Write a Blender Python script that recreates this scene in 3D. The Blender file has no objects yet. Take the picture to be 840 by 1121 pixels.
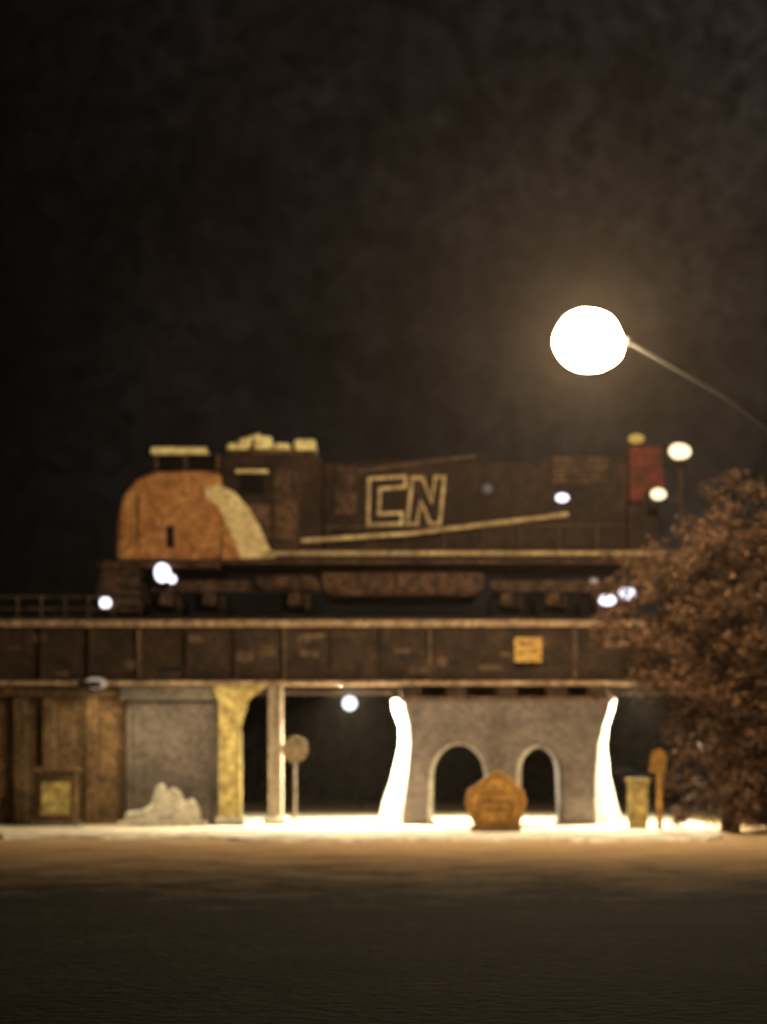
import bpy, math, random
from mathutils import Vector, noise
random.seed(4)
S=bpy.context.scene
F=1900.0
def X(px,d=50.): return (px-420)*d/F
def Z(py,d=50.): return 1.6+(845-py)*d/F
# ---------- materials
def mat(name,c1,c2=None,rough=.8,scale=3.,bump=.3,metal=0.,fine=40.,grime=.75,gs=6.):
    m=bpy.data.materials.new(name); m.use_nodes=True
    nt=m.node_tree; b=nt.nodes['Principled BSDF']
    tc=nt.nodes.new('ShaderNodeTexCoord')
    n=nt.nodes.new('ShaderNodeTexNoise'); n.inputs['Scale'].default_value=scale; n.inputs['Detail'].default_value=8; n.inputs['Roughness'].default_value=.7
    nt.links.new(tc.outputs['Object'],n.inputs['Vector'])
    r=nt.nodes.new('ShaderNodeValToRGB'); r.color_ramp.elements[0].position=.36; r.color_ramp.elements[1].position=.64
    if c2 is None: c2=tuple(v*.55 for v in c1)
    r.color_ramp.elements[0].color=(*c2,1); r.color_ramp.elements[1].color=(*c1,1)
    nt.links.new(n.outputs['Fac'],r.inputs['Fac'])
    g=nt.nodes.new('ShaderNodeTexNoise'); g.inputs['Scale'].default_value=gs; g.inputs['Detail'].default_value=5; g.inputs['Roughness'].default_value=.85
    nt.links.new(tc.outputs['Object'],g.inputs['Vector'])
    gr=nt.nodes.new('ShaderNodeMapRange'); gr.inputs[1].default_value=.38; gr.inputs[2].default_value=.62; gr.inputs[3].default_value=1-grime; gr.inputs[4].default_value=1.25
    nt.links.new(g.outputs['Fac'],gr.inputs[0])
    vm=nt.nodes.new('ShaderNodeVectorMath'); vm.operation='SCALE'
    nt.links.new(r.outputs['Color'],vm.inputs[0]); nt.links.new(gr.outputs[0],vm.inputs['Scale'])
    nt.links.new(vm.outputs[0],b.inputs['Base Color'])
    b.inputs['Roughness'].default_value=rough; b.inputs['Metallic'].default_value=metal; b.inputs['Specular IOR Level'].default_value=.3
    n2=nt.nodes.new('ShaderNodeTexNoise'); n2.inputs['Scale'].default_value=fine; n2.inputs['Detail'].default_value=4
    nt.links.new(tc.outputs['Object'],n2.inputs['Vector'])
    bp=nt.nodes.new('ShaderNodeBump'); bp.inputs['Strength'].default_value=bump; bp.inputs['Distance'].default_value=.05
    nt.links.new(n2.outputs['Fac'],bp.inputs['Height']); nt.links.new(bp.outputs['Normal'],b.inputs['Normal'])
    return m
def emis(name,c,s):
    m=bpy.data.materials.new(name); m.use_nodes=True; nt=m.node_tree
    b=nt.nodes['Principled BSDF']; b.inputs['Base Color'].default_value=(.05,.05,.05,1)
    b.inputs['Emission Color'].default_value=(*c,1); b.inputs['Emission Strength'].default_value=s
    return m
def roadmat():
    m=mat('asphalt_painted_falloff',(.05,.043,.036),(.013,.012,.01),.95,.6,1.,fine=7.,gs=5.,grime=.8)
    nt=m.node_tree; b=nt.nodes['Principled BSDF']; src=b.inputs['Base Color'].links[0].from_socket; b.inputs['Specular IOR Level'].default_value=.12
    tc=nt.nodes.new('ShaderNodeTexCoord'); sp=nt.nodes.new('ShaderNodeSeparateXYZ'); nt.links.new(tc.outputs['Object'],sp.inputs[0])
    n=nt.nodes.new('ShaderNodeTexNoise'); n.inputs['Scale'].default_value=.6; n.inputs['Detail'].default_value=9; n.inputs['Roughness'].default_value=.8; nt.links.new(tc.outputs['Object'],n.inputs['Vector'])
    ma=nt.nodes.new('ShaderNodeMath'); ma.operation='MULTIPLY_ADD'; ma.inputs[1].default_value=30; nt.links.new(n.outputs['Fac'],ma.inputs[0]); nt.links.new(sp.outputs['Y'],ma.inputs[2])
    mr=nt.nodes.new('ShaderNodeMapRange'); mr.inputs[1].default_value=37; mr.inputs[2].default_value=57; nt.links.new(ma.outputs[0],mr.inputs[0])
    mx=nt.nodes.new('ShaderNodeMix'); mx.data_type='RGBA'; mx.inputs[7].default_value=(.46,.31,.17,1)  # brown lamplight falloff towards the bridge mixed into the road colour
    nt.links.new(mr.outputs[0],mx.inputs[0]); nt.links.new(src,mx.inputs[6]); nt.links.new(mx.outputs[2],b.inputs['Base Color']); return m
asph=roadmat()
soil=mat('soil',(.06,.05,.035),(.03,.026,.02),.95,.5,.8)
conc=mat('concrete',(.2,.165,.155),(.1,.082,.076),.9,.9,.4,grime=.4)
concd=mat('dark_concrete',(.15,.12,.105),(.07,.055,.05),.9,.9,.4,grime=.5)
concl=mat('pale_concrete',(.62,.58,.5),(.36,.33,.27),.9,1.3,.4,grime=.4)
pave=mat('brightened_paving',(.8,.73,.58),(.45,.38,.26),.9,.7,.5,gs=3,grime=.5)  # no snow: raised pale colour makes up for part of the lamplight
wallm=mat('stained_wall',(.22,.13,.06),(.07,.043,.024),.9,.9,.5)
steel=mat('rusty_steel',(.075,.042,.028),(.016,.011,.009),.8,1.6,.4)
steell=mat('lit_flange',(.62,.45,.3),(.24,.155,.1),.7,2.2,.4,gs=4,grime=.65)  # front flanges: lamplight put into a paler steel colour
steelm=mat('mid_steel',(.2,.13,.088),(.07,.046,.032),.8,2.2,.4,gs=4)
colm=mat('column_paint',(.6,.48,.18),(.3,.23,.09),.7,2.,.3,grime=.55,gs=4)
colg=mat('grey_steel',(.4,.33,.25),(.22,.175,.13),.7,2.5,.3,grime=.4)
orange=mat('orange_paint',(.64,.34,.13),(.34,.13,.05),.8,1.3,.2,grime=.6,gs=4)
red=mat('red_paint',(.2,.035,.022),(.06,.012,.01),.8,2.,.2)
white=mat('cream_paint',(.88,.76,.44),(.62,.5,.25),.7,2.5,.2,grime=.4)
stripe=mat('stripe_paint',(.8,.64,.36),(.36,.27,.15),.7,1.2,.2,grime=.65)
roofm=mat('roof_highlight',(.97,.93,.52),(.7,.62,.3),.7,1.5,.2,grime=.35)  # bright roof highlights put into the colour, the lamp misses the tops
black=mat('dark_paint',(.05,.026,.017),(.014,.008,.007),.85,.8,.2,gs=3.)
brown=mat('brown_grime',(.15,.085,.055),(.035,.02,.015),.85,1.,.3,gs=4)
dark=mat('black_rubber',(.01,.009,.008),None,.9)
glass=mat('dark_glass',(.01,.01,.01),None,.25,3,.0)
yel=mat('yellow_board',(.62,.4,.1),(.4,.24,.07),.6,6,.1,grime=.4)
osign=mat('orange_board',(.52,.28,.065),(.3,.15,.035),.7,2,.1,grime=.6,gs=5)
legend=mat('legend_paint',(.25,.13,.04),(.14,.07,.025),.7,3)
bark=mat('bark',(.14,.085,.055),None,.9,4,.8)
# ---------- geometry helpers
def link(o,par=None):
    S.collection.objects.link(o)
    if par: o.parent=par
    return o
def empty(name):
    o=bpy.data.objects.new(name,None); return link(o)
def mesh(name,v,f,m,par=None,bev=0,smooth=False):
    me=bpy.data.meshes.new(name); me.from_pydata(v,[],f); me.update()
    me.materials.append(m)
    o=bpy.data.objects.new(name,me); link(o,par)
    if bev:
        b=o.modifiers.new('b','BEVEL'); b.width=bev; b.segments=2; b.limit_method='ANGLE'
    if smooth:
        for p in me.polygons: p.use_smooth=True
    return o
def box(name,x0,x1,y0,y1,z0,z1,m,par=None,bev=0.02):
    v=[(x0,y0,z0),(x1,y0,z0),(x1,y1,z0),(x0,y1,z0),(x0,y0,z1),(x1,y0,z1),(x1,y1,z1),(x0,y1,z1)]
    f=[(0,3,2,1),(4,5,6,7),(0,1,5,4),(1,2,6,5),(2,3,7,6),(3,0,4,7)]
    return mesh(name,v,f,m,par,bev)
def prism(name,pts,y0,y1,m,par=None,bev=.03):
    n=len(pts)
    v=[(p[0],y0,p[1]) for p in pts]+[(p[0],y1,p[1]) for p in pts]
    f=[tuple(range(n)),tuple(reversed(range(n,2*n)))]
    f+=[(i,i+n,(i+1)%n+n,(i+1)%n) for i in range(n)]
    me_o=mesh(name,v,f,m,par,bev)
    import bmesh
    bm=bmesh.new(); bm.from_mesh(me_o.data); bmesh.ops.recalc_face_normals(bm,faces=bm.faces); bm.to_mesh(me_o.data); bm.free()
    return me_o
def tube(name,pts,r,m,par=None,cyc=False,r2=None):
    c=bpy.data.curves.new(name,'CURVE'); c.dimensions='3D'; s=c.splines.new('POLY'); s.points.add(len(pts)-1)
    for i,p in enumerate(pts):
        s.points[i].co=(*p,1)
        if r2 is not None: s.points[i].radius=1+(r2/r-1)*i/(len(pts)-1)
    s.use_cyclic_u=cyc; c.bevel_depth=r; c.bevel_resolution=3; c.use_fill_caps=True
    c.materials.append(m); o=bpy.data.objects.new(name,c); return link(o,par)
def ball(name,c,r,m,par=None,sc=(1,1,1),lump=0):
    import bmesh
    bm=bmesh.new(); bmesh.ops.create_uvsphere(bm,u_segments=32,v_segments=18,radius=r)
    if lump:
        for v in bm.verts: v.co*=1+lump*noise.noise(v.co*1.8)
    me=bpy.data.meshes.new(name); bm.to_mesh(me); bm.free(); me.materials.append(m)
    for p in me.polygons: p.use_smooth=True
    o=bpy.data.objects.new(name,me); o.location=c; o.scale=sc; return link(o,par)
def cyl(name,p0,p1,r,m,par=None): return tube(name,[p0,p1],r,m,par)
def disc_y(name,x,y,z,r,t,m,par=None,n=28):
    pts=[(x+r*math.cos(2*math.pi*i/n),z+r*math.sin(2*math.pi*i/n)) for i in range(n)]
    return prism(name,pts,y,y+t,m,par,.01)

# ---------- ground
def sheet(name,x0,x1,y0,y1,z,m):
    return mesh(name,[(x0,y0,z),(x1,y0,z),(x1,y1,z),(x0,y1,z)],[(0,1,2,3)],m)
sheet('ground',-500,500,-60,900,-.004,soil)
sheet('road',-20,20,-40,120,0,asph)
random.seed(9)
pts=[]
xs=[-15.8,-14.6,-13.5,-12.5,-11.5,-10.6,-9.8,-9,-8.2,-7.4,-6.6,-5.8,-5,-4.2,-3.4,-2.6,-1.8,-1,-.2,.6,1.4,2.2,3,3.8,4.6,5.3,6,6.8,7.4]
for x in xs:
    base_y=43.4 if x<-9 else (41.6 if x<-4 else 39.8)
    pts.append((x,base_y+random.uniform(-.7,.7)))
pts+=[(8.3,42.4),(8.9,46),(9.6,52),(10,64),(-15.8,64)]
n=len(pts)
v=[(p[0],p[1],.004) for p in pts]+[(p[0],p[1]+.15,.06) for p in pts]
mesh('pavement',v,[tuple(range(n,2*n))]+[(i,(i+1)%n,(i+1)%n+n,i+n) for i in range(n)],pave)

# ---------- bridge
br=empty('railway_bridge')
zt=Z(679); zb=Z(750)
L,R=-16,11.5
for k,(y,nm) in enumerate(((50.,'front'),(56.,'rear'))):
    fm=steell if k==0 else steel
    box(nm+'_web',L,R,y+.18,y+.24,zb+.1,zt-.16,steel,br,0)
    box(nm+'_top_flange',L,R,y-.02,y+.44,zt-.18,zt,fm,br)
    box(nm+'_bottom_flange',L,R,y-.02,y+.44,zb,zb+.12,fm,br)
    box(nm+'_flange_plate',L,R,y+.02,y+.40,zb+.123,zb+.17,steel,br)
    for i in range(20):
        x=L+.5+i*1.4
        box(nm+'_stiffener_%d'%i,x,x+.07,y+.02,y+.177,zb+.175,zt-.185,steelm if i%3==0 else steel,br,0)
for i in range(34):
    x=L+.3+i*.8
    box('tie_%d'%i,x,x+.25,50.5,55.9,zt-.14,zt+.02,wallm,br,0)
box('deck_plate',L,R,50.46,55.95,zt-.6,zt-.2,steel,br)
for y in (52.3,53.75): box('rail',L,R,y,y+.07,zt+.025,zt+.17,steelm,br,.01)
box('walkway_kerb',L,R,50.05,50.35,zt+.003,zt+.09,steel,br)
random.seed(2)
for i in range(30):
    x=random.uniform(L+.3,R-.8); z=random.uniform(zb+.25,zt-.5)
    box('gusset_%d'%i,x,x+random.uniform(.15,.7),50.13-i*.0005,50.176,z,z+random.uniform(.1,.3),steelm,br,0)
for p in (450,500,555,610,655):
    box('bearing_%d'%p,X(p)-.3,X(p)+.3,50.05,50.55,Z(763)+.01,zb-.005,steel,br)
box('light_blocker',X(428),X(676),50.6,50.66,Z(763)+.01,zt-.61,steel,br,0)  # added plate, blocks lamp light on the rear girder above the pier
box('light_blocker_left',X(232),X(300),50.52,50.58,Z(755),zt-.61,steel,br,0)  # second added plate, blocks light above the columns
for p in range(-60,125,26):
    cyl('rail_post_%d'%p,(X(p),50.2,zt),(X(p),50.2,zt+.7),.03,steelm,br)
for h in (.35,.7): cyl('rail_bar',(X(-60),50.2,zt+h),(X(118),50.2,zt+h),.025,steelm,br)
sg=empty('clearance_sign')
box('board',X(563),X(593),49.86,49.9,Z(725),Z(698),yel,sg)
for i,(a,b) in enumerate(((568,576),(580,588))):
    for z in (705,713): box('mark',X(a),X(b),49.845,49.857,Z(z+2),Z(z),legend,sg,0)
box('bracket',X(574),X(581),49.9,50.19,Z(720),Z(705),steel,sg)

# columns
c1=empty('bridge_column')
prism('shaft',[(X(243),.07),(X(262),.07),(X(262),Z(800)),(X(272),Z(765)),(X(292),zb-.01),(X(232),zb-.01),(X(240),Z(770))],50.0,50.35,colm,c1)
box('base',X(236),X(268),49.9,50.5,.075,.3,concl,c1)
box('flange_l',X(240),X(244),49.93,50.42,.3,Z(772),colm,c1,.01)
box('flange_r',X(260),X(264),49.93,50.42,.3,Z(800),colm,c1,.01)
c2=empty('bridge_column')
box('shaft',X(298),X(305),50.05,50.4,.3,zb-.01,colg,c2)
box('flange_l',X(294),X(298)-.003,49.95,50.5,.3,zb-.01,colg,c2,.01)
box('flange_r',X(305)+.003,X(309),49.95,50.5,.3,zb-.01,colg,c2,.01)
box('base',X(289),X(314),49.8,50.6,.075,.297,concl,c2)
lp=empty('concrete_abutment')
box('block',X(137),X(238),50.3,54.5,.075,Z(768),concd,lp,.06)
box('cap',X(130),X(239),50.1,54.7,Z(767),zb-.01,concd,lp,.04)
for i,p in enumerate((137,231)): box('rib_%d'%i,X(p),X(p+6),50.22,50.3,.08,Z(772),concd,lp,.01)
rw=empty('retaining_wall')
box('wall',-17,X(134),50.6,51.2,.075,zb-.01,wallm,rw,.03)
for i,p in enumerate((-30,12,44,92)): box('pilaster_%d'%i,X(p),X(p+14),50.35,50.6,.075,zb-.01,wallm,rw,.03)
box('coping',-17,X(134)-.01,50.2,50.34,Z(762),zb-.01,wallm,rw,.03)
bb=empty('concrete_barrier')
prism('barrier',[(X(138),.075),(X(224),.075),(X(221),Z(884)),(X(214),Z(872)),(X(206),Z(878)),(X(200),Z(866)),(X(192),Z(860)),(X(187),Z(868)),(X(183),Z(857)),(X(175),Z(860)),(X(169),Z(880)),(X(160),Z(886)),(X(142),Z(888))],49.2,49.5,concl,bb,.08)
box('foot',X(134),X(230),49.0,49.7,.073,.2,concl,bb)
ub=empty('utility_box')
box('cabinet',X(48),X(90),48.9,49.6,.2,Z(846),wallm,ub,.05)
box('lid',X(46),X(92),48.85,49.65,Z(846)+.003,Z(841),wallm,ub,.03)
box('plinth',X(45),X(93),48.8,49.7,-.0,.2,conc,ub,.02)
box('door',X(54),X(84),48.885,48.899,.4,Z(856),colm,ub,0)

# ---------- arched pier
pier=empty('arched_bridge_pier')
fl=[(443,764),(444,775),(449,795),(450,815),(447,850),(443,880),(440,912)]
fr=[(668,764),(667,775),(660,795),(655,815),(652,850),(651,880),(652,912)]
out=[(X(p),Z(q) if q<912 else .07) for p,q in fl]+[(X(p),Z(q) if q<912 else .07) for p,q in reversed(fr)]
def arch(x0,x1,ytop):
    w=(X(x1)-X(x0))/2; cx=(X(x0)+X(x1))/2; zt_=Z(ytop); spr=zt_-w*1.25
    P=[(X(x0)-.04,.0721)]
    for i in range(17):
        a=math.pi-math.pi*i/16
        P.append((cx+w*math.cos(a),spr+w*1.25*math.sin(a)))
    P.append((X(x1)+.04,.0721))
    return P
A1=arch(473,534,814); A2=arch(569,614,817)
outline=[p for p in out[:7]]+A1+A2+[p for p in out[7:]]
cu=bpy.data.curves.new('pier_face','CURVE'); cu.dimensions='2D'; cu.fill_mode='BOTH'
s=cu.splines.new('POLY'); s.points.add(len(outline)-1)
for i,p in enumerate(outline): s.points[i].co=(p[0],p[1],0,1)
s.use_cyclic_u=True; cu.extrude=.72; cu.bevel_depth=.07; cu.bevel_resolution=1; cu.offset=-.07
cu.materials.append(conc)
o=bpy.data.objects.new('arched_body',cu); o.rotation_euler=(math.radians(90),0,0); o.location=(0,50.8,0); link(o,pier)
for nm,A in (('a',A1),('b',A2)):
    tube('lit_arch_rim_'+nm,[(x-.02,49.98,z) for x,z in A[:10]],.085,concl,pier,False,.03)  # pale tube on the left arch halves stands in for a lit rim
def endpiece(name,fb,sil,sgn):
    v=[];f=[]
    for (a,b),(c,d_) in zip(fb,sil):
        z=Z(b) if b<912 else .072
        xs=(c-420)*51.0/F
        xf=X(a)-sgn*.03
        v+=[(xf,50.03,z),(X(a)*.5+xs*.5,50.35,z),(xs,51.0,z),(xf,51.65,z)]
    for i in range(len(fb)-1):
        for k in range(3):
            a=i*4+k; f.append((a,a+1,a+5,a+4))
    f.append((0,1,2,3)); 
    return mesh(name,v,f,concl,pier,0,True)  # lamplight on the pier ends put into paler concrete and flared shape
endpiece('left_cutwater',fl,[(429,764),(430,776),(437,795),(437,820),(429,850),(419,885),(414,912)],1)
endpiece('right_cutwater',fr,[(674,764),(672,776),(666,795),(664,820),(668,850),(675,880),(683,912)],-1)
box('cap_slab',X(437),X(672),50.0,51.6,Z(768),Z(762.5),steelm,pier,.02)
for nm,a,b in (('l',455,474),('m',540,566),('r',617,650)):
    box('footing_'+nm,X(a)-.12,X(b)+.1,49.9,51.75,.071,.16,conc,pier,.03)

# ---------- signs
ws=empty('warning_sign'); d=45.
P=[(545,842),(560,852),(574,865),(577,878),(573,893),(568,906),(520,906),(513,892),(509,878),(512,865),(530,852)]
prism('board',[(X(p,d),Z(q,d)) for p,q in reversed(P)],d,d+.05,osign,ws,.02)
cx=X(543,d); cz=Z(878,d)
prism('border',[(cx+(X(p,d)-cx)*.86,cz+(Z(q,d)-cz)*.86) for p,q in reversed(P)],d-.008,d-.001,legend,ws,0)
prism('inner',[(cx+(X(p,d)-cx)*.80,cz+(Z(q,d)-cz)*.80) for p,q in reversed(P)],d-.018,d-.0085,osign,ws,0)
for q,a,b in ((868,534,554),(877,526,560),(886,530,556)): box('legend',X(a,d),X(b,d),d-.03,d-.019,Z(q+2,d),Z(q-1,d),legend,ws,0)
for p in (524,564): cyl('leg',(X(p,d),d+.1,0.06),(X(p,d),d+.1,Z(880,d)),.05,steel,ws)
box('foot',X(515,d),X(570,d),d-.2,d+.4,.061,.19,legend,ws)
rs=empty('round_traffic_sign'); d=48.5
disc_y('disc',X(323,d),d,Z(820,d),.37,.03,mat('sign_back',(.36,.28,.17),None,.7,4,.1),rs)
cyl('post',(X(323,d),d+.07,.07),(X(323,d),d+.07,Z(808,d)),.04,colg,rs)
box('clamp',X(323,d)-.12,X(323,d)+.12,d-.02,d-.001,Z(821,d),Z(818,d),colg,rs,0)
ps=empty('marker_post'); d=48.
box('post',X(688,d),X(710,d),d,d+.2,.0,Z(856,d),colm,ps,.03)
box('cap',X(686,d),X(712,d),d-.04,d+.24,Z(856,d)+.002,Z(852,d),colm,ps,.01)
ts=empty('traffic_sign'); d=46.5
prism('panel',[(X(p,d),Z(q,d)) for p,q in ((711,845),(729,847),(731,828),(724,819),(714,822))],d,d+.04,osign,ts,.01)
cyl('post',(X(723,d),d+.08,0),(X(723,d),d+.08,Z(825,d)),.09,osign,ts)

# ---------- locomotive
lo=empty('diesel_locomotive'); D=51.5; Y0,Y1=51.5,54.6
def LX(p): return X(p,D)
def LZ(q): return Z(q,D)
prism('nose',[(LX(p),LZ(q)) for p,q in ((127,613),(243,613),(243,518),(225,514),(168,516),(148,524),(134,542),(127,572))],Y0,Y1,orange,lo,.15)
prism('cab_front',[(LX(p),LZ(q)) for p,q in ((166,515),(243,515),(243,497),(172,497))],Y0+.12,Y1-.12,glass,lo,.02)
for p in (168,200,236): box('cab_pillar',LX(p),LX(p+5),Y0+.08,Y0+.119,LZ(515),LZ(497),brown,lo,.01)
box('cab_roof',LX(165),LX(226),Y0-.02,Y1+.02,LZ(497),LZ(489),roofm,lo,.05)
box('cab_side',LX(243)+.002,LX(352),Y0+.05,Y1-.05,LZ(605),LZ(498),black,lo,.06)
box('cab_door',LX(300),LX(326),Y0+.01,Y0+.049,LZ(600),LZ(515),brown,lo,.01)
box('cab_window',LX(262),LX(290),Y0+.01,Y0+.049,LZ(540),LZ(518),glass,lo,.01)
box('cab_panel',LX(250),LX(296),Y0+.015,Y0+.048,LZ(588),LZ(552),brown,lo,.01)
box('window_frame_t',LX(258),LX(294),Y0-.02,Y0+.048,LZ(518)+.003,LZ(514),white,lo,0)
box('cab_roof_rear',LX(246),LX(346),Y0-.03,Y1,LZ(497.5),LZ(492),brown,lo,.03)
for i,(a,b,t,u) in enumerate(((248,272,496,484),(262,276,488,479),(278,298,491,477),(300,318,492,485),(322,346,492,481))):
    box('roof_unit_%d'%i,LX(a),LX(b),Y0+.0-i*.03,Y0+1.4,LZ(t+1),LZ(u),roofm,lo,.1)
cyl('horn',(LX(262),Y0+.2,LZ(481)),(LX(285),Y0-.1,LZ(477)),.06,roofm,lo)
cb=[(224,534),(240,531),(256,538),(272,555),(284,575),(294,598),(302,610),(264,612),(256,590),(246,570),(238,553),(226,545)]
prism('cream_band',[(LX(p),LZ(q)) for p,q in reversed(cb)],Y0-.03,Y0+.045,white,lo,.01)
prism('nose_curve_fill',[(LX(p),LZ(q)) for p,q in ((243,612),(266,612),(260,590),(243,560))],Y0-.004,Y0+.04,orange,lo,.01)
box('headlight_recess',LX(182),LX(191),Y0-.02,Y0+.1,LZ(600),LZ(576),dark,lo,.02)
box('nose_door',LX(150),LX(152),Y0-.015,Y0+.05,LZ(606),LZ(540),brown,lo,0)
box('long_hood',LX(352)+.003,LX(690),Y0+.35,Y1-.35,LZ(604),LZ(503),black,lo,.1)
box('radiator_wing',LX(600),LX(672),Y0+.12,Y1-.12,LZ(530),LZ(499),black,lo,.05)
for i in range(11):
    a=500+i*13
    if a<640: box('hood_door_%d'%i,LX(a),LX(a+11),Y0+.31,Y0+.348,LZ(596),LZ(545),black,lo,.01)
for i in range(6): box('louvre_%d'%i,LX(606),LX(666),Y0+.085,Y0+.118,LZ(528-i*5),LZ(525.5-i*5),brown,lo,0)
box('battery_box',LX(366),LX(390),Y0+.2,Y0+.36,LZ(562),LZ(510),brown,lo,.02)
box('hood_end',LX(690)+.003,LX(730),Y0+.2,Y1-.2,LZ(548),LZ(486),red,lo,.1)
box('hood_end_low',LX(690)+.003,LX(724),Y0+.3,Y1-.3,LZ(604),LZ(549),black,lo,.05)
ball('beacon',(LX(700),Y0+.6,LZ(476)),.2,emis('beacon_glow',(.9,.6,.1),.5),lo,(1.2,1,.7))
for p in (420,470,560,630): tube('fan_%d'%p,[(LX(p),Y0+1.5,LZ(503)),(LX(p),Y0+1.5,LZ(498))],.55,black,lo)
tube('roof_conduit',[(LX(392),Y0+.33,LZ(514)),(LX(450),Y0+.33,LZ(505)),(LX(522),Y0+.33,LZ(497))],.045,steelm,lo)
def letter(name,P): tube(name,[(LX(p),Y0+.31,LZ(q)) for p,q in P],.075,stripe,lo,True)
letter('letter_c',[(404,522),(444,520),(444,531),(416,533),(415,561),(440,560),(440,572),(403,573)])
letter('letter_n',[(446,572),(452,521),(463,521),(473,548),(477,520),(487,520),(482,572),(471,572),(461,546),(457,572)])
tube('hood_stripe',[(LX(330),Y0+.02,LZ(592)),(LX(450),Y0+.02,LZ(584)),(LX(540),Y0+.02,LZ(573)),(LX(622),Y0+.02,LZ(563))],.065,stripe,lo)
tube('handrail',[(LX(352),Y0+.02,LZ(577)),(LX(470),Y0+.02,LZ(576)),(LX(686),Y0+.02,LZ(575))],.018,steelm,lo)
for p in range(360,690,42): cyl('stanchion_%d'%p,(LX(p),Y0+.02,LZ(604)),(LX(p),Y0+.02,LZ(575)),.018,steelm,lo)
box('running_board',LX(290),LX(728),Y0-.05,Y1+.05,LZ(608),LZ(603.5),stripe,lo,.02)  # lit edge of the board put into its pale colour
box('underframe',LX(110),LX(728),Y0,Y1,LZ(617),LZ(613.5),brown,lo,.02)
box('sill',LX(243),LX(728),Y0+.02,Y1-.02,LZ(613.4),LZ(608.1),black,lo,0)
prism('pilot',[(LX(p),LZ(q)) for p,q in ((100,670),(150,670),(152,618),(112,618))],Y0+.02,Y1-.02,brown,lo,.05)
box('anticlimber',LX(106),LX(240),Y0-.12,Y1+.1,LZ(622),LZ(617.1),brown,lo,.03)
for i in range(4): box('step_%d'%i,LX(132),LX(158),Y0-.15,Y0+.1,LZ(630+i*11),LZ(628.5+i*11),steelm,lo,0)
prism('fuel_tank',[(LX(p),LZ(q)) for p,q in ((352,626),(352,642),(360,652),(520,652),(530,642),(530,626))],Y0+.1,Y1-.1,brown,lo,.08)
for p in (390,432,476): box('tank_strap_%d'%p,LX(p),LX(p+4),Y0+.07,Y0+.13,LZ(644),LZ(626),steel,lo,0)
box('air_reservoir',LX(275),LX(348),Y0+.15,Y0+.7,LZ(646),LZ(628),brown,lo,.2)
def truck(nm,cs,a,b):
    for i,c in enumerate(cs):
        for yy in (52.25,53.7):
            disc_y(nm+'_wheel_%d'%i,LX(c),yy,zt+.175+.5,.5,.14,dark,lo)
        box(nm+'_axlebox_%d'%i,LX(c)-.2,LX(c)+.2,Y0+.25,Y0+.6,LZ(662),LZ(648),brown,lo,.04)
        tube(nm+'_spring_%d'%i,[(LX(c)+.35,Y0+.35,LZ(664)),(LX(c)+.35,Y0+.35,LZ(650))],.12,steel,lo)
    box(nm+'_frame',LX(a),LX(b),Y0+.3,Y0+.55,LZ(647),LZ(634),brown,lo,.06)
truck('front_truck',(180,228,322),162,350); truck('rear_truck',(556,606,656),538,680)
cyl('coupler',(LX(100),53,LZ(655)),(LX(84),53,LZ(655)),.12,steel,lo)
cool=emis('cool_lamp',(.85,.85,1.),2.5); warm=emis('warm_lamp',(1.,.75,.45),2.); dimw=emis('dim_lamp',(.6,.45,.33),.5); dimb=emis('dim_blue_lamp',(.5,.45,.6),.06)
def lampf(nm,p,q,y,r,m,par,s=(1,.5,1)):
    ball(nm,(X(p,y),y,Z(q,y)),r,m,par,s,.25); disc_y(nm+'_housing',X(p,y),y+.06,Z(q,y),r*1.0,.14,dark,par)
lampf('ditch_light',177,627,Y0-.2,.25,cool,lo,(.95,.5,1.15))
lampf('ditch_light',188,634,Y0-.2,.13,cool,lo)
lampf('ditch_light',115,660,Y0-.2,.17,cool,lo)
lampf('class_light',615,545,Y0+.0,.16,cool,lo,(1.2,.5,.8))
lampf('number_light',533,535,Y0+.25,.16,dimb,lo)
wl=empty('work_light')
for p,q,r,y in ((664,657,.2,50.3),(686,650,.21,49.2),(650,636,.1,50.29)): lampf('lamp',p,q,y,r,cool if r>.15 else dimw,wl,(1.25,.5,.8))
box('bracket',X(655),X(692),50.45,50.52,zt,Z(650),steel,wl)
cyl('outrigger',(X(686),49.4,Z(652)),(X(686),50.5,Z(652)),.04,steel,wl)
wb=empty('wall_lamp'); lampf('lens',104,748,49.7,.25,dimw,wb,(1.3,.5,.7)); box('bracket',X(100),X(108),49.86,50.18,Z(746),Z(742),steel,wb)

si=empty('railway_signal'); 
cyl('mast',(X(752),50.9,zt),(X(752),50.9,Z(480)),.07,steel,si)
for p,q,r in ((743,494,.28),(720,541,.2)):
    lampf('lens',p,q,50.6,r,warm,si,(1.15,.5,.85)); box('arm',X(p),X(752),50.85,50.93,Z(q)-.04,Z(q)+.04,steel,si,.01)
    box('backboard',X(p)-r*1.3,X(p)+r*1.3,50.82,50.845,Z(q)-r*1.3,Z(q)+r*1.3,dark,si,.01)

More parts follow.
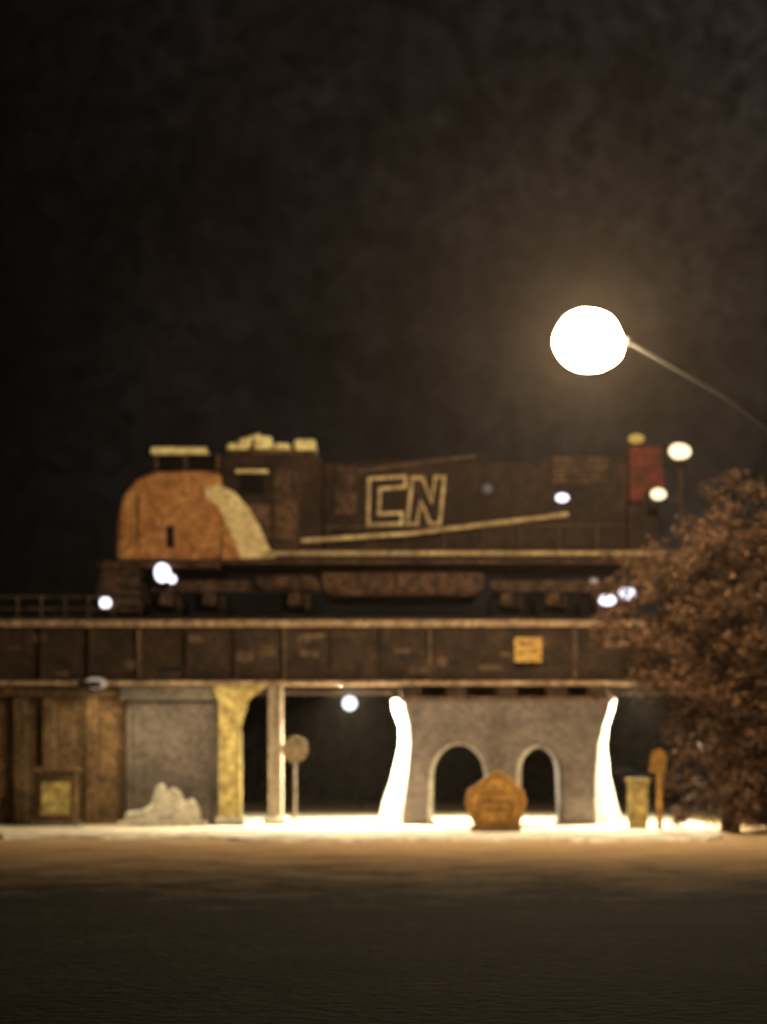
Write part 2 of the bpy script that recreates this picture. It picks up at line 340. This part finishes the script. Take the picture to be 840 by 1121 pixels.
# ---------- street lamp
sl=empty('street_lamp'); d=38.
gx,gz=X(646,d),Z(373,d)
gm=emis('sodium_glare_globe',(1.,.74,.43),350)
ball('globe',(gx,d,gz),.7,gm,sl,(1.08,1,.94),.16)  # oversized and lumpy, its shape takes in the lamp's glare
px=X(885,d); 
ball('cap',(gx+.82,d,gz-.02),.1,dark,sl)
tube('arm',[(gx+.82,d,gz-.02),(gx+1.5,d,gz-.4),(X(800,d),d,Z(438,d)),(px,d,Z(500,d))],.035,dark,sl,False,.06)
tube('pole',[(px,d,0),(px,d,Z(490,d))],.14,colg,sl,False,.09)
cyl('pole_base',(px,d,0),(px,d,.6),.22,conc,sl)
dl=empty('street_lamp'); d=80.
ball('globe',(X(383,d),d,Z(770,d)),.32,cool,dl)
cyl('pole',(X(383,d)+.5,d,0),(X(383,d)+.5,d,Z(762,d)),.07,dark,dl); cyl('arm',(X(383,d)+.5,d,Z(762,d)),(X(383,d),d,Z(762,d)),.04,dark,dl)

def under(px_,y,P,col=(1,.88,.62),sz=.5,z=zb+.22,par=None,baffle=False):
    e=par or empty('underpass_lamp'); x=X(px_)
    box('housing',x-.3,x+.3,y-.2,y+.2,z+.04,z+.2,dark,e,.01)
    if baffle: box('baffle',x-.31,x-.3,y-.24,y+.24,z-.24,z+.2,dark,e,0)  # added plate, keeps this lamp's light off the grey column
    l=bpy.data.lights.new('lamp','AREA'); l.shape='DISK'; l.size=sz; l.energy=P; l.color=col
    o=bpy.data.objects.new('lamp',l); o.location=(x,y,z); link(o,e)
for p,P in ((205,500),(383,3800),(490,800),(590,800),(706,2900)):
    under(p,50.98,P,baffle=(p==383),sz=.4)
under(500,54.3,2400)
under(104,49.0,85,(1,.8,.45),.3,Z(756),wb)
fill_lamp=empty('wall_lamp'); under(196,48.2,170,(1,.82,.48),.3,Z(742),fill_lamp)  # unseen second lamp, added out front to brighten the left paving
cyl('stem',(X(196),48.2,Z(742)+.1),(X(196),50.0,zb+.3),.04,steel,fill_lamp)

# ---------- foliage
def leafmat(name,c1,c2,c3):
    m=bpy.data.materials.new(name); m.use_nodes=True; nt=m.node_tree; b=nt.nodes['Principled BSDF']; b.inputs['Roughness'].default_value=.9; b.inputs['Specular IOR Level'].default_value=.15
    g=nt.nodes.new('ShaderNodeNewGeometry'); r=nt.nodes.new('ShaderNodeValToRGB')
    r.color_ramp.elements[0].color=(*c1,1); r.color_ramp.elements[1].color=(*c3,1); e=r.color_ramp.elements.new(.6); e.color=(*c2,1)
    nt.links.new(g.outputs['Random Per Island'],r.inputs['Fac']); nt.links.new(r.outputs['Color'],b.inputs['Base Color']); return m
def leaves(name,clumps,per,size,m,par=None):
    v=[];f=[]
    for (c,r) in clumps:
        for k in range(int(per*random.uniform(.5,1.3))):
            u=Vector((random.gauss(0,1),random.gauss(0,1),random.gauss(0,1))).normalized()*r*(random.random()**.5)
            p=Vector(c)+Vector((u.x,u.y,u.z*.8))
            a=Vector((random.gauss(0,1),random.gauss(0,1),random.gauss(0,1))).normalized()
            b=a.orthogonal().normalized(); s=size*random.uniform(.6,1.5)
            i=len(v); v+=[p-a*s,p+b*s*.6,p+a*s,p-b*s*.6]; f.append((i,i+1,i+2,i+3))
    return mesh(name,v,f,m,par)
lm=leafmat('autumn_leaves',(.032,.018,.012),(.12,.067,.04),(.27,.155,.09))
tr=empty('autumn_tree'); d=46.
tube('trunk',[(X(800,d),d,0),(X(797,d),d,2),(X(790,d),d,4.5),(X(795,d),d,7.5)],.28,bark,tr,False,.06)
cl=[]
for i in range(1800):
    q=random.uniform(500,905); p=random.uniform(640,905)
    lim=(660 if 590<q<700 else 700)+12*math.sin(q*.06)
    if q<590: lim=722
    if q>700: lim=700+12*math.sin(q*.05)
    if 760<q: lim=728+ (q-760)*.06
    top=556-(p-700)*.3+12*math.sin(p*.07)
    if p<lim or q<top: continue
    edge=(p-lim)
    if edge<60 and random.random()<.7: continue
    if q-top<60 and random.random()<.7: continue
    dd=d+random.uniform(-2.2,2.2)
    cl.append(((X(p,dd),dd,max(.3,Z(q,dd))),random.uniform(.25,.6)))
for i in range(0,len(cl),4):
    c=cl[i][0]; z0=max(1.,c[2]-1.6); tube('limb_%d'%i,[(X(795,d),d,z0),((X(795,d)+c[0])/2,(d+c[1])/2,(z0+c[2])/2+.2),c],.04,bark,tr,False,.012)
leaves('crown',cl,85,.055,lm,tr)
lm2=leafmat('dull_leaves',(.015,.01,.008),(.035,.024,.016),(.07,.045,.028))
cl=[((random.uniform(-16,-11.5),57+random.uniform(0,1),random.uniform(5.2,7.6)-(0)),.6) for i in range(40)]
cl=[((x,y,z-max(0,(x+15)*.5)),r) for ((x,y,z),r) in cl]
bu=empty('bush'); leaves('foliage',cl,70,.1,lm2,bu)
for k in range(4): cyl('stem_%d'%k,(-15.5+k*1.1,57.5,0),(-15.3+k*1.1,57.5,6.2-k*.5),.06,bark,bu)
lm3=leafmat('night_trees',(.003,.004,.003),(.006,.006,.005),(.01,.01,.008))
cl=[((random.uniform(-60,60),random.uniform(92,98),random.uniform(0,6.5)),1.5) for i in range(700)]
leaves('distant_trees',cl,30,.45,lm3)

# ---------- sky, haze
w=bpy.data.worlds.new('World'); S.world=w; w.use_nodes=True; nt=w.node_tree; nt.nodes.clear()
out=nt.nodes.new('ShaderNodeOutputWorld'); bg=nt.nodes.new('ShaderNodeBackground'); bg2=nt.nodes.new('ShaderNodeBackground'); add=nt.nodes.new('ShaderNodeAddShader')
sky=nt.nodes.new('ShaderNodeTexSky'); sky.sky_type='NISHITA'; sky.sun_disc=False; sky.sun_elevation=math.radians(-4); sky.sun_rotation=math.radians(40)
nt.links.new(sky.outputs[0],bg.inputs[0]); bg.inputs[1].default_value=.01
tc=nt.nodes.new('ShaderNodeTexCoord')
def N(scale,det,a,b,lo_=.38,hi_=.62):
    no=nt.nodes.new('ShaderNodeTexNoise'); no.inputs['Scale'].default_value=scale; no.inputs['Detail'].default_value=det; no.inputs['Roughness'].default_value=.7
    nt.links.new(tc.outputs['Generated'],no.inputs['Vector'])
    m=nt.nodes.new('ShaderNodeMapRange'); m.inputs[1].default_value=lo_; m.inputs[2].default_value=hi_; m.inputs[3].default_value=a; m.inputs[4].default_value=b
    nt.links.new(no.outputs['Fac'],m.inputs[0]); return m.outputs[0]
def mul(a,b):
    m=nt.nodes.new('ShaderNodeMath'); m.operation='MULTIPLY'; nt.links.new(a,m.inputs[0])
    if isinstance(b,float): m.inputs[1].default_value=b
    else: nt.links.new(b,m.inputs[1])
    return m.outputs[0]
sx=nt.nodes.new('ShaderNodeSeparateXYZ'); nt.links.new(tc.outputs['Generated'],sx.inputs[0])
mr=nt.nodes.new('ShaderNodeMapRange'); mr.inputs[1].default_value=-.2; mr.inputs[2].default_value=.2; mr.inputs[3].default_value=.1; mr.inputs[4].default_value=1.
nt.links.new(sx.outputs['X'],mr.inputs[0])
val=mul(mul(mul(mr.outputs[0],N(9,9,.4,1.3)),N(90,6,.4,1.45)),.015)
bg2.inputs[0].default_value=(1.,.8,.68,1); nt.links.new(val,bg2.inputs[1])
nt.links.new(bg.outputs[0],add.inputs[0]); nt.links.new(bg2.outputs[0],add.inputs[1]); nt.links.new(add.outputs[0],out.inputs[0])
def volmat(name,den,g,col):
    hm=bpy.data.materials.new(name); hm.use_nodes=True; h=hm.node_tree; h.nodes.clear()
    ho=h.nodes.new('ShaderNodeOutputMaterial'); vs=h.nodes.new('ShaderNodeVolumeScatter'); vs.inputs['Density'].default_value=den; vs.inputs['Anisotropy'].default_value=g; vs.inputs['Color'].default_value=(*col,1)
    h.links.new(vs.outputs[0],ho.inputs['Volume']); return hm
hz=box('haze',-30,30,8,60,-.5,28,black,None,0)
hz.data.materials.clear(); hz.data.materials.append(volmat('thin_haze',.00036,.72,(1,.82,.68)))
# ---------- camera
cam=bpy.data.cameras.new('camera'); co=bpy.data.objects.new('camera',cam); link(co); S.camera=co
co.location=(0,0,1.6); co.rotation_euler=(math.radians(90),0,0)
cam.sensor_fit='VERTICAL'; cam.sensor_height=24; cam.lens=F/1121*24; cam.shift_y=284.5/1121
cam.clip_end=2000; cam.dof.use_dof=True; cam.dof.focus_distance=10; cam.dof.aperture_fstop=.85
S.view_settings.view_transform='Standard'; S.view_settings.look='None'; S.view_settings.exposure=0
